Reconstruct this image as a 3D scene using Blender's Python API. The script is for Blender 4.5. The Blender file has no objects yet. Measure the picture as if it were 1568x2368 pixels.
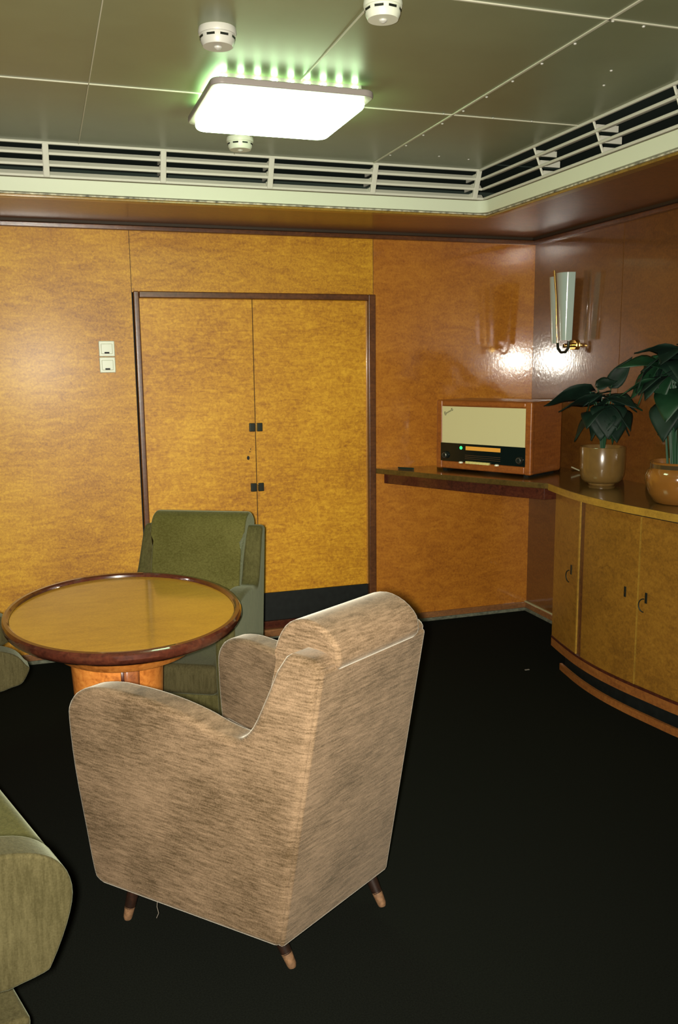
import bpy, bmesh, math, random
from mathutils import Vector, Matrix
random.seed(7)
PI = math.pi
sc = bpy.context.scene
COL = sc.collection

# ------------------------------------------------------------------ camera, world, light, exposure
def cam_axes(yaw, pitch, roll):
    cy, sy, cp, sp = math.cos(yaw), math.sin(yaw), math.cos(pitch), math.sin(pitch)
    fwd = Vector((sy*cp, cy*cp, sp)); right = Vector((cy, -sy, 0)); up = right.cross(fwd)
    r = right*math.cos(roll) + up*math.sin(roll); u = -right*math.sin(roll) + up*math.cos(roll)
    return r, u, fwd
CP = Vector((-2.9093, -4.9028, 1.6059))
cr, cu, cf = cam_axes(0.3203, -0.1685, -0.0106)
cam = bpy.data.cameras.new('camera'); co = bpy.data.objects.new('camera', cam); COL.objects.link(co)
m = Matrix((cr, cu, -cf)).transposed().to_4x4(); m.translation = CP; co.matrix_world = m
cam.sensor_fit = 'VERTICAL'; cam.sensor_height = 36.0; cam.lens = 36.0*2035.04/2368
cam.clip_start = 0.02
sc.camera = co
sc.cycles.sample_clamp_indirect = 40.0
w = bpy.data.worlds.new('world'); sc.world = w; w.use_nodes = True
w.node_tree.nodes['Background'].inputs[0].default_value = (0.30, 0.85, 0.70, 1)
w.node_tree.nodes['Background'].inputs[1].default_value = 0.03  # added teal ambient fill, entering through the unbuilt left and rear sides, lifts blacks
sc.view_settings.view_transform = 'Standard'; sc.view_settings.look = 'None'
sc.view_settings.exposure = 0.0; sc.view_settings.gamma = 1.0; sc.view_settings.use_curve_mapping = False
# the photographer's flash, beside and just above the lens
fl = bpy.data.lights.new('camera_flash', 'AREA'); fl.shape = 'RECTANGLE'; fl.size = 0.03; fl.size_y = 0.05
fl.energy = 98; fl.spread = math.radians(122); fl.color = (1.0, 0.93, 0.80)
fo = bpy.data.objects.new('camera_flash', fl); COL.objects.link(fo)
m = Matrix((cr, cu, -cf)).transposed().to_4x4(); m.translation = CP - cr*0.035 + cu*0.0
fo.matrix_world = m @ Matrix.Rotation(math.radians(7), 4, 'Y') @ Matrix.Rotation(math.radians(-3), 4, 'X')

# ------------------------------------------------------------------ helpers
def tag(o, label=None, cat=None, group=None, kind=None):
    if label: o['label'] = label
    if cat: o['category'] = cat
    if group: o['group'] = group
    if kind: o['kind'] = kind
    return o
def empty(name, loc, label=None, cat=None, rz=0.0, group=None, kind=None):
    o = bpy.data.objects.new(name, None); COL.objects.link(o); o.location = loc; o.rotation_euler = (0, 0, rz)
    o.empty_display_size = 0.1
    return tag(o, label, cat, group, kind)
class MB:
    """collects shapes into one mesh"""
    def __init__(s): s.v = []; s.f = []
    def add(s, vs, fs):
        n = len(s.v); s.v += [tuple(v) for v in vs]; s.f += [tuple(i+n for i in f) for f in fs]; return s
    def box(s, a, b):
        x0, y0, z0 = a; x1, y1, z1 = b
        return s.add([(x0,y0,z0),(x1,y0,z0),(x1,y1,z0),(x0,y1,z0),(x0,y0,z1),(x1,y0,z1),(x1,y1,z1),(x0,y1,z1)],
              [(0,3,2,1),(4,5,6,7),(0,1,5,4),(1,2,6,5),(2,3,7,6),(3,0,4,7)])
    def prism(s, poly, fn0, fn1):
        n = len(poly)
        return s.add([fn0(p) for p in poly]+[fn1(p) for p in poly],
              [tuple(range(n)), tuple(range(2*n-1, n-1, -1))]+[(i, i+n, (i+1) % n+n, (i+1) % n) for i in range(n)])
    def lathe(s, prof, c=(0,0,0), seg=32, sx=1, sy=1, cap=True):
        vs = []; fs = []; n = len(prof)
        for k in range(seg):
            a = 2*PI*k/seg
            vs += [(c[0]+r*sx*math.cos(a), c[1]+r*sy*math.sin(a), c[2]+z) for r, z in prof]
        for k in range(seg):
            k2 = (k+1) % seg
            for i in range(n-1): fs.append((k*n+i, k2*n+i, k2*n+i+1, k*n+i+1))
        if cap:
            fs.append(tuple(k*n for k in range(seg))[::-1]); fs.append(tuple(k*n+n-1 for k in range(seg)))
        return s.add(vs, fs)
    def tube(s, path, rad, seg=8, cap=True):
        P = [Vector(p) for p in path]; n = len(P)
        R = rad if isinstance(rad, (list, tuple)) else [rad]*n
        vs = []; fs = []; up = Vector((0, 0, 1))
        t0 = (P[1]-P[0]).normalized(); a = t0.cross(up)
        if a.length < 1e-3: a = t0.cross(Vector((1, 0, 0)))
        a.normalize()
        for i in range(n):
            t = (P[min(i+1, n-1)]-P[max(i-1, 0)]).normalized()
            a = (a - t*a.dot(t)).normalized(); b = t.cross(a)
            vs += [tuple(P[i]+(a*math.cos(2*PI*k/seg)+b*math.sin(2*PI*k/seg))*R[i]) for k in range(seg)]
        for i in range(n-1):
            for k in range(seg): fs.append((i*seg+k, i*seg+(k+1) % seg, (i+1)*seg+(k+1) % seg, (i+1)*seg+k))
        if cap: fs.append(tuple(range(seg))[::-1]); fs.append(tuple((n-1)*seg+k for k in range(seg)))
        return s.add(vs, fs)
    def build(s, name, mat, parent=None, smooth=False, bevel=0, seg=3, angle=35, sub=0, loc=None):
        me = bpy.data.meshes.new(name); me.from_pydata(s.v, [], s.f); me.update()
        bm = bmesh.new(); bm.from_mesh(me); bmesh.ops.recalc_face_normals(bm, faces=bm.faces); bm.to_mesh(me); bm.free()
        o = bpy.data.objects.new(name, me); COL.objects.link(o)
        if mat: me.materials.append(mat)
        if parent: o.parent = parent
        if loc: o.location = loc
        if bevel:
            b = o.modifiers.new('bevel', 'BEVEL'); b.width = bevel; b.segments = seg; b.limit_method = 'ANGLE'
            b.angle_limit = math.radians(angle); b.harden_normals = False
        if sub:
            q = o.modifiers.new('sub', 'SUBSURF'); q.levels = sub; q.render_levels = sub
        if smooth or bevel:
            me.polygons.foreach_set('use_smooth', [True]*len(me.polygons))
            if not sub:
                try:
                    bm = bmesh.new(); bm.from_mesh(me)
                    for e in bm.edges:
                        if len(e.link_faces) == 2 and e.calc_face_angle(0) > math.radians(38) and not bevel: e.smooth = False
                    bm.to_mesh(me); bm.free()
                except Exception: pass
            if bevel:
                wn = o.modifiers.new('wn', 'WEIGHTED_NORMAL'); wn.keep_sharp = False
        return o
def catmull(pts, n=6, closed=False):
    P = [Vector(p) for p in pts]; out = []
    N = len(P); rng = range(N if closed else N-1)
    for i in rng:
        p0 = P[(i-1) % N] if closed or i > 0 else P[0]; p1 = P[i]; p2 = P[(i+1) % N]
        p3 = P[(i+2) % N] if closed or i+2 < N else P[-1]
        for k in range(n):
            t = k/n
            out.append(0.5*((2*p1)+(-p0+p2)*t+(2*p0-5*p1+4*p2-p3)*t*t+(-p0+3*p1-3*p2+p3)*t**3))
    if not closed: out.append(P[-1])
    return out

# ------------------------------------------------------------------ materials
def newmat(name):
    mt = bpy.data.materials.new(name); mt.use_nodes = True
    nt = mt.node_tree; return mt, nt, nt.nodes['Principled BSDF']
def srgb(r, g, b):
    f = lambda c: ((c/255+0.055)/1.055)**2.4 if c > 10 else c/255/12.92
    return (f(r), f(g), f(b), 1)
def plain(name, col, rough=0.5, metal=0.0, spec=0.5, emit=None, es=0, noise=0.0, nscale=40, coat=0, bump=0.0):
    mt, nt, p = newmat(name)
    c = tuple(col)[:3]+(1,)
    p.inputs['Base Color'].default_value = c; p.inputs['Roughness'].default_value = rough
    p.inputs['Metallic'].default_value = metal; p.inputs['Specular IOR Level'].default_value = spec
    p.inputs['Coat Weight'].default_value = coat; p.inputs['Coat Roughness'].default_value = 0.08
    if emit: p.inputs['Emission Color'].default_value = tuple(emit)[:3]+(1,); p.inputs['Emission Strength'].default_value = es
    if noise:
        tc = nt.nodes.new('ShaderNodeTexCoord'); nz = nt.nodes.new('ShaderNodeTexNoise'); nz.inputs['Scale'].default_value = nscale
        nz.inputs['Detail'].default_value = 5
        rp = nt.nodes.new('ShaderNodeValToRGB'); rp.color_ramp.elements[0].position = 0.3; rp.color_ramp.elements[1].position = 0.7
        rp.color_ramp.elements[0].color = tuple(x*(1-noise) for x in c[:3])+(1,)
        rp.color_ramp.elements[1].color = tuple(min(1, x*(1+noise)) for x in c[:3])+(1,)
        nt.links.new(tc.outputs['Object'], nz.inputs['Vector']); nt.links.new(nz.outputs['Fac'], rp.inputs[0])
        nt.links.new(rp.outputs[0], p.inputs['Base Color'])
        if bump:
            bp = nt.nodes.new('ShaderNodeBump'); bp.inputs['Strength'].default_value = bump; bp.inputs['Distance'].default_value = 0.004
            nt.links.new(nz.outputs['Fac'], bp.inputs['Height']); nt.links.new(bp.outputs[0], p.inputs['Normal'])
    return mt
def wood(name, c0, c1, c2, rough=0.35, coat=0.5, coatr=0.1, fine=70, streak=(6, 6, 30), angle=0.0, big=1.7, ripple=0.0, spec=0.4):
    """figured veneer: clouds x slanted streaks x fine burl flecks"""
    mt, nt, p = newmat(name); N = nt.nodes.new; L = nt.links.new
    tc = N('ShaderNodeTexCoord')
    mp = N('ShaderNodeMapping'); mp.inputs['Rotation'].default_value = (0, angle, 0); mp.inputs['Scale'].default_value = streak
    L(tc.outputs['Object'], mp.inputs[0])
    n1 = N('ShaderNodeTexNoise'); n1.inputs['Scale'].default_value = 1.6; n1.inputs['Detail'].default_value = 6; n1.inputs['Distortion'].default_value = 1.6
    L(mp.outputs[0], n1.inputs['Vector'])
    n2 = N('ShaderNodeTexNoise'); n2.inputs['Scale'].default_value = big; n2.inputs['Detail'].default_value = 3
    L(tc.outputs['Object'], n2.inputs['Vector'])
    n3 = N('ShaderNodeTexNoise'); n3.inputs['Scale'].default_value = fine; n3.inputs['Detail'].default_value = 4; n3.inputs['Distortion'].default_value = 0.8
    L(tc.outputs['Object'], n3.inputs['Vector'])
    a = N('ShaderNodeMix'); a.data_type = 'FLOAT'; a.inputs[0].default_value = 0.55; L(n1.outputs['Fac'], a.inputs[2]); L(n3.outputs['Fac'], a.inputs[3])
    b = N('ShaderNodeMix'); b.data_type = 'FLOAT'; b.inputs[0].default_value = 0.33; L(a.outputs[0], b.inputs[2]); L(n2.outputs['Fac'], b.inputs[3])
    rp = N('ShaderNodeValToRGB'); cr_ = rp.color_ramp
    cr_.elements[0].position = 0.36; cr_.elements[0].color = tuple(c0)+(1,)
    cr_.elements[1].position = 0.63; cr_.elements[1].color = tuple(c2)+(1,)
    e = cr_.elements.new(0.5); e.color = tuple(c1)+(1,)
    L(b.outputs[0], rp.inputs[0]); L(rp.outputs[0], p.inputs['Base Color'])
    p.inputs['Roughness'].default_value = rough; p.inputs['Specular IOR Level'].default_value = spec
    p.inputs['Coat Weight'].default_value = coat; p.inputs['Coat Roughness'].default_value = coatr
    if ripple:
        p.inputs['Coat IOR'].default_value = 1.65
        m2 = N('ShaderNodeMapping'); m2.inputs['Scale'].default_value = (1.1, 1.1, 0.75); L(tc.outputs['Object'], m2.inputs[0])
        n4 = N('ShaderNodeTexNoise'); n4.inputs['Scale'].default_value = 60; n4.inputs['Detail'].default_value = 2; L(m2.outputs[0], n4.inputs['Vector'])
        bp = N('ShaderNodeBump'); bp.inputs['Strength'].default_value = ripple; bp.inputs['Distance'].default_value = 0.001
        L(n4.outputs['Fac'], bp.inputs['Height']); L(bp.outputs[0], p.inputs['Coat Normal'])
    return mt
def fabric(name, c0, c1, streak=(14, 14, 130), sheen=0.25, tint=(1, 1, 0.9)):
    mt, nt, p = newmat(name); N = nt.nodes.new; L = nt.links.new
    tc = N('ShaderNodeTexCoord'); mp = N('ShaderNodeMapping'); mp.inputs['Scale'].default_value = streak
    L(tc.outputs['Object'], mp.inputs[0])
    n1 = N('ShaderNodeTexNoise'); n1.inputs['Scale'].default_value = 1.5; n1.inputs['Detail'].default_value = 7; n1.inputs['Roughness'].default_value = 0.7
    L(mp.outputs[0], n1.inputs['Vector'])
    n2 = N('ShaderNodeTexNoise'); n2.inputs['Scale'].default_value = 5; n2.inputs['Detail'].default_value = 4; L(tc.outputs['Object'], n2.inputs['Vector'])
    n3 = N('ShaderNodeTexNoise'); n3.inputs['Scale'].default_value = 260; n3.inputs['Detail'].default_value = 2; L(tc.outputs['Object'], n3.inputs['Vector'])
    a = N('ShaderNodeMix'); a.data_type = 'FLOAT'; a.inputs[0].default_value = 0.35; L(n1.outputs['Fac'], a.inputs[2]); L(n2.outputs['Fac'], a.inputs[3])
    b = N('ShaderNodeMix'); b.data_type = 'FLOAT'; b.inputs[0].default_value = 0.2; L(a.outputs[0], b.inputs[2]); L(n3.outputs['Fac'], b.inputs[3])
    rp = N('ShaderNodeValToRGB'); rp.color_ramp.elements[0].position = 0.4; rp.color_ramp.elements[1].position = 0.6
    rp.color_ramp.elements[0].color = tuple(c0)+(1,); rp.color_ramp.elements[1].color = tuple(c1)+(1,)
    L(b.outputs[0], rp.inputs[0]); L(rp.outputs[0], p.inputs['Base Color'])
    p.inputs['Roughness'].default_value = 0.95; p.inputs['Specular IOR Level'].default_value = 0.1
    p.inputs['Sheen Weight'].default_value = sheen; p.inputs['Sheen Roughness'].default_value = 0.35; p.inputs['Sheen Tint'].default_value = tuple(tint)+(1,)
    bp = N('ShaderNodeBump'); bp.inputs['Strength'].default_value = 0.35; bp.inputs['Distance'].default_value = 0.003
    L(b.outputs[0], bp.inputs['Height']); L(bp.outputs[0], p.inputs['Normal'])
    return mt

M = {}
M['veneer'] = wood('maple_veneer', (.29,.108,.005), (.50,.232,.009), (.68,.365,.018), rough=.5, coat=.10, coatr=.25, fine=85, streak=(4,4,16), angle=.15)
M['veneer_door'] = wood('figured_door_veneer', (.31,.112,.005), (.52,.238,.009), (.70,.37,.020), rough=.5, coat=.08, coatr=.30, fine=60, streak=(5,5,26), angle=-.35)
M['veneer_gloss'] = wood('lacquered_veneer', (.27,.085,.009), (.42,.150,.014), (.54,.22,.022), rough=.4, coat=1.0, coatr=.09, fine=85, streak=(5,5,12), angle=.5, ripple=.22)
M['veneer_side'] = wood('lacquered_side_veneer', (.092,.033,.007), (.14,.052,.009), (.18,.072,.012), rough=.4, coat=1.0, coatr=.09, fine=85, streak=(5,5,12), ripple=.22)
M['cabinet'] = wood('cabinet_veneer', (.14,.062,.009), (.23,.105,.013), (.30,.145,.019), rough=.4, coat=.5, coatr=.2, fine=90, streak=(8,8,14))
M['burl'] = wood('burl_veneer', (.28,.08,.012), (.50,.17,.03), (.62,.24,.045), rough=.4, coat=.3, coatr=.2, fine=45, streak=(12,12,16), big=5)
M['table_veneer'] = wood('table_veneer', (.30,.15,.012), (.42,.22,.018), (.50,.28,.026), rough=.35, coat=1.0, coatr=.09, fine=120, streak=(3,9,3))
M['trimwood'] = wood('dark_trim_wood', (.055,.02,.008), (.10,.036,.012), (.15,.055,.016), rough=.35, coat=.35, coatr=.22, fine=50, streak=(3,20,20), ripple=.3)
M['soffit'] = wood('soffit_wood', (.10,.034,.009), (.15,.052,.012), (.20,.072,.016), rough=.4, coat=.55, coatr=.17, fine=60, streak=(4,4,4), ripple=.4)
M['mahogany'] = wood('mahogany', (.035,.010,.006), (.065,.017,.009), (.095,.027,.012), rough=.25, coat=.9, coatr=.06, fine=60, streak=(3,20,20))
M['counter'] = wood('countertop_wood', (.05,.032,.008), (.085,.052,.012), (.12,.07,.016), rough=.3, coat=1.0, coatr=.09, fine=80, streak=(14,4,4))
M['radio'] = wood('radio_walnut', (.19,.055,.012), (.28,.085,.016), (.36,.12,.022), rough=.35, coat=.5, coatr=.18, fine=60, streak=(3,3,30))
M['carpet'] = plain('carpet', (.0052,.0062,.0046), .95, spec=.05, noise=.25, nscale=220)
M['ceiling'] = plain('painted_ceiling', (.185,.215,.12), .33, spec=.5, noise=.05, nscale=6)
M['white'] = plain('white_gloss_paint', (.66,.72,.54), .35, spec=.4)
M['rail'] = plain('white_rail_paint', (.62,.62,.52), .4, spec=.35)
M['void'] = plain('duct_interior', (.035,.05,.042), .8, spec=.1)
M['seam'] = plain('seam_strip', (.55,.55,.42), .4)
M['black'] = plain('black_rubber', (.006,.008,.007), .55, spec=.3, noise=.3, nscale=30)
M['groove'] = plain('dark_groove', (.03,.018,.006), .7)
M['plastic'] = plain('cream_plastic', (.66,.70,.56), .4)
M['plastic2'] = plain('pale_grey_plastic', (.50,.50,.44), .4)
M['bronze'] = plain('dark_bronze', (.035,.04,.03), .35, metal=.7)
M['brass'] = plain('polished_brass', (.75,.52,.16), .18, metal=1.0)
M['steel'] = plain('dull_steel', (.35,.34,.30), .3, metal=.9)
M['frosted'] = plain('frosted_glass', (.42,.52,.46), .12, spec=.6, coat=.6)
M['cloth'] = plain('speaker_cloth', (.60,.56,.30), .8, spec=.1, noise=.14, nscale=500)
M['ink'] = plain('dark_script', (.06,.055,.015), .5)
M['dial'] = plain('dial_glass', (.004,.008,.007), .12, spec=.6)
M['ivory'] = plain('ivory_keys', (.66,.60,.22), .35)
M['eye'] = plain('magic_eye', (.02,.3,.08), .3, emit=(.05,1,.25), es=1.3)
M['amber'] = plain('lit_scale', (.4,.2,.03), .4, emit=(1,.42,.05), es=.33)
M['dimscale'] = plain('dial_print', (.10,.05,.02), .5, emit=(1,.4,.1), es=.012)
M['pot1'] = plain('mustard_glazed_pot', (.15,.085,.024), .22, noise=.08, nscale=30, coat=.5)
M['pot2'] = plain('honey_glazed_pot', (.22,.09,.016), .12, noise=.15, nscale=9, coat=.9)
M['soil'] = plain('soil', (.012,.010,.007), .95, noise=.4, nscale=60)
M['leaf'] = plain('dark_leaf', (.003,.015,.008), .6, spec=.35, noise=.35, nscale=14)
M['leaf2'] = plain('green_leaf', (.007,.034,.013), .5, spec=.35, noise=.35, nscale=14)
M['stem'] = plain('green_stem', (.012,.06,.024), .5)
M['diffuser'] = plain('lamp_diffuser', (.8,.8,.7), .4, emit=(.70,1.0,.58), es=13)
M['slot'] = plain('lamp_slot_glow', (.8,.8,.7), .4, emit=(.52,1.0,.45), es=26)
M['lampframe'] = plain('lamp_frame', (.27,.24,.22), .4)
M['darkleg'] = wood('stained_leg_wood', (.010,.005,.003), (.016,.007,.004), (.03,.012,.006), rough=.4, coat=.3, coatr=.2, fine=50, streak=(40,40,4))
M['wornleg'] = plain('bare_worn_wood', (.16,.085,.04), .6, noise=.35, nscale=90)
M['thread'] = plain('loose_thread', (.16,.14,.11), .9)
M['fab_taupe'] = fabric('taupe_velour', (.058,.037,.017), (.205,.138,.082), sheen=.33, tint=(1,.95,.8))
M['fab_olive'] = fabric('olive_velour', (.055,.050,.011), (.100,.092,.026), streak=(60,60,90), tint=(.9,1,.7))
M['fab_olive2'] = fabric('olive_grey_velour', (.032,.027,.010), (.062,.053,.023), streak=(70,70,10), sheen=.15, tint=(.9,1,.7))

M['fab_olive3'] = fabric('olive_side_velour', (.042,.038,.012), (.080,.072,.026), streak=(60,60,12), sheen=.12, tint=(.9,1,.7))
# ------------------------------------------------------------------ room shell
ZW = 2.32            # top of the panelled walls
S = 0.70             # depth of the wooden soffit
ZS = 2.335
ZC = 2.535           # ceiling
RI = 0.80
RWA = -1.2         # the corner is not quite square
XL, YN = -5.6, -6.6
def struct(o): o['kind'] = 'structure'; return o
struct(MB().box((XL, YN, -.08), (.12, .12, 0)).build('floor', M['carpet']))
DX0, DX1, DZ = -2.424, -1.052, 1.985
b = MB()
b.box((XL, 0, 0), (-2.432, .1, ZW+.4)); b.box((-2.429, 0, DZ), (-1.062, .1, ZW+.4))
struct(b.build('wall_back', M['veneer']))
wr = struct(MB().box((-1.059, 0, 0), (.12, .1, ZW+.4)).build('wall_back_right', M['veneer_gloss']))
# right wall: two panels with a hairline gap at y=-0.906
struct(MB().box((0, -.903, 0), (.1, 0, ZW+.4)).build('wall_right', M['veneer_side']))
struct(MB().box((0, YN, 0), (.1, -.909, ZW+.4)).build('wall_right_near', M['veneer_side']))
struct(MB().box((.004, -.9095, 0), (.05, -.9025, ZW)).build('trim_1', plain('pale_joint', (.50,.28,.09), .4)))
struct(MB().box((-2.4325, .003, 0), (-2.4285, .05, ZW)).box((-1.0625, .003, DZ), (-1.0585, .05, ZW)).build('trim_2', M['groove']))
# door backing so that nothing shows behind the recess
# ------------------------------------------------------------------ door
door = empty('door_1', (-1.738, 0, 0), kind='structure')
def P(o): return o
mid = -1.775
fr = MB()
ox = 1.738
fr.box((DX0+ox-.0, -.022, 0), (DX0+ox+.030, .05, DZ+.005)); fr.box((DX1+ox-.045, -.022, 0), (DX1+ox, .05, DZ+.005)); fr.box((DX0+ox+.030, -.0215, DZ-.03), (DX1+ox-.045, .05, DZ+.005))
fr.build('door_frame', M['trimwood'], door, bevel=.006)
lf = MB().box((DX0+ox+.030, .012, .27), (mid+ox-.002, .05, DZ-.03)).build('door_leaf', M['veneer_door'], door, bevel=.002)
rf = MB().box((mid+ox+.002, .012, .27), (DX1+ox-.045, .05, DZ-.03)).build('door_leaf', M['veneer_door'], door, bevel=.002)
MB().box((mid+ox-.003, .02, .27), (mid+ox+.003, .045, DZ-.03)).build('door_gap', M['groove'], door)
MB().box((DX1+ox-.052, .004, .27), (DX1+ox-.045, .014, DZ-.03)).build('edge_bead', wood('edge_bead_wood', (.3,.13,.02), (.42,.19,.03), (.5,.24,.04), coat=1, coatr=.06), door, bevel=.002)
MB().box((DX0+ox+.030, .006, .10), (DX1+ox-.045, .05, .27)).build('kick_plate', M['black'], door, bevel=.003)
MB().box((DX0+ox+.030, -.006, .055), (DX1+ox-.045, .05, .10)).build('threshold', M['mahogany'], door, bevel=.004)
for zz in (1.247, .903):
    for sx, leaf in ((-1, lf), (1, rf)):
        x0 = mid+ox+sx*.022
        pl = MB().box((x0-.016, -.006, zz-.024), (x0+.016, .012, zz+.024)).build('latch_plate', M['bronze'], leaf, bevel=.003)
        if sx > 0:
            MB().box((x0-.022, -.012, zz-.020), (x0-.014, -.004, zz+.020)).build('latch_bolt', M['brass'], leaf, bevel=.002)
MB().lathe([(.005, 0), (.008, .002), (.008, .004)], seg=16).build('keyhole', M['black'], lf).matrix_local = Matrix.Translation((mid+ox-.047, .012, 1.073)) @ Matrix.Rotation(PI/2, 4, 'X') @ Matrix.Scale(1.5, 4, (0, 1, 0))
MB().box((mid+ox-.038, .008, 1.105), (mid+ox-.034, .012, 1.112)).box((mid+ox-.034, .008, 1.12), (mid+ox-.03, .012, 1.126)).build('screw_holes', M['black'], lf)

# baseboards
bbm = wood('skirting_wood', (.12,.05,.02), (.20,.085,.03), (.28,.12,.04), rough=.4, coat=.3, streak=(3,20,20))
grime = plain('pale_carpet_edge', (.11,.115,.08), .8, noise=.4, nscale=50)
struct(MB().box((XL, -.014, 0), (DX0, 0, .055)).box((DX0, -.03, 0.012), (DX1, .05, .055)).box((DX1, -.014, 0), (0, 0, .055)).build('baseboard_back', bbm, bevel=.004))
for o_ in [o for o in COL.objects if o.name in ('wall_right', 'wall_right_near', 'trim_1')]: o_.rotation_euler = (0, 0, math.radians(RWA))
struct(MB().box((-.014, -1.2, 0), (0, -.014, .055)).build('baseboard_right', bbm, bevel=.004)).rotation_euler = (0, 0, math.radians(RWA))
struct(MB().box((XL, -.026, 0), (-.014, -.014, .02)).box((-.026, -1.2, 0), (-.014, -.014, .02)).build('trim_3', grime, bevel=.003))
struct(MB().box((-.016, -1.2, .052), (-.001, -.0, .060)).build('trim_4', plain('pale_cord', (.42,.40,.22), .6), bevel=.002))

# soffit (wood lid around the room) and mouldings at the wall top
b = MB()
b.box((XL, -S, ZS), (.1, .1, ZS+.05)); b.box((-S, YN, ZS), (.1, -S, ZS+.05))
struct(b.build('ceiling_soffit', M['soffit']))
b = MB()
b.box((XL, -.030, ZW-.022), (0, 0, ZW+.002))
struct(b.build('trim_5', M['trimwood'], bevel=.004))
TURN = (0, 0, math.radians(RWA))
struct(MB().box((-.030, YN, ZW-.022), (0, -.0, ZW+.002)).build('trim_21', M['trimwood'], bevel=.004)).rotation_euler = TURN
struct(MB().box((-.045, YN, ZW+.002), (0, -.0, ZS)).build('trim_22', M['groove'])).rotation_euler = TURN
b = MB()
b.box((XL, -.045, ZW+.002), (0, 0, ZS))
struct(b.build('trim_6', M['groove']))
# edge bead under the white fascia
b = MB()
b.box((XL, -S-.012, ZS-.012), (-S+.0, -S+.035, ZS)); b.box((-S-.012, YN, ZS-.012), (-S+.035, -S-.012, ZS))
struct(b.build('trim_7', wood('gilt_bead_wood', (.16,.09,.012), (.26,.15,.02), (.36,.2,.03), coat=.6, coatr=.15, streak=(3,20,20)), bevel=.003))
b = MB()
b.box((XL, -S-.016, ZS), (-S-.012, -S, ZS+.006)); b.box((-S-.016, YN, ZS), (-S, -S-.016, ZS+.006))
struct(b.build('trim_8', plain('chipped_edge', (.40,.38,.28), .6, noise=.9, nscale=35)))

# white fascia with rounded inner corner: swept profile around the corner
def sweep(prof, inset_r, name, mat, parent=None):
    """prof: list of (inset from the wall, z); follows back wall then right wall, corner rounded with radius inset_r"""
    vs = []; fs = []; n = len(prof)
    stations = []
    K = 8
    for k in range(K+1):
        stations.append(k*PI/2/K)
    rings = []
    rings.append([(XL, -i, z) for i, z in prof])
    for a in stations:
        ring = []
        for i, z in prof:
            r = max(.004, inset_r-(prof[0][0]-i)*0)
            cx, cy = -i-r, -i-r
            ring.append((cx+r*math.sin(a), cy+r*math.cos(a), z))
        rings.append(ring)
    rings.append([(-i, YN, z) for i, z in prof])
    for R_ in rings: vs += R_
    for k in range(len(rings)-1):
        for i in range(n): fs.append((k*n+i, k*n+(i+1) % n, (k+1)*n+(i+1) % n, (k+1)*n+i))
    fs.append(tuple(range(n))); fs.append(tuple((len(rings)-1)*n+i for i in range(n))[::-1])
    return MB().add(vs, fs).build(name, mat, parent, smooth=True)
ZF = ZS+.062
fa = struct(sweep([(S-.005, ZS+.008), (S+.028, ZS+.008), (S+.046, ZF), (S-.005, ZF)], .05, 'trim_9', M['white']))
struct(sweep([(S+.0, ZF), (S+.044, ZF), (S+.044, ZF+.004), (S, ZF+.004)], .05, 'trim_10', plain('fascia_joint', (.12,.11,.06), .8)))
# ceiling
ce = MB().box((XL, YN, ZC), (-RI+.02, -RI+.02, ZC+.05))
struct(ce.build('ceiling', M['ceiling']))
# duct space behind the grille
b = MB()
b.box((XL, -.12, ZS+.05), (.1, -.10, ZC+.12)); b.box((-.12, YN, ZS+.05), (-.10, -.12, ZC+.12)); b.box((XL, -RI+.02, ZC+.03), (.1, .1, ZC+.12)); b.box((-RI+.02, YN, ZC+.03), (.1, -RI, ZC+.12))
struct(b.build('ceiling_duct_lining', M['void']))
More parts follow.
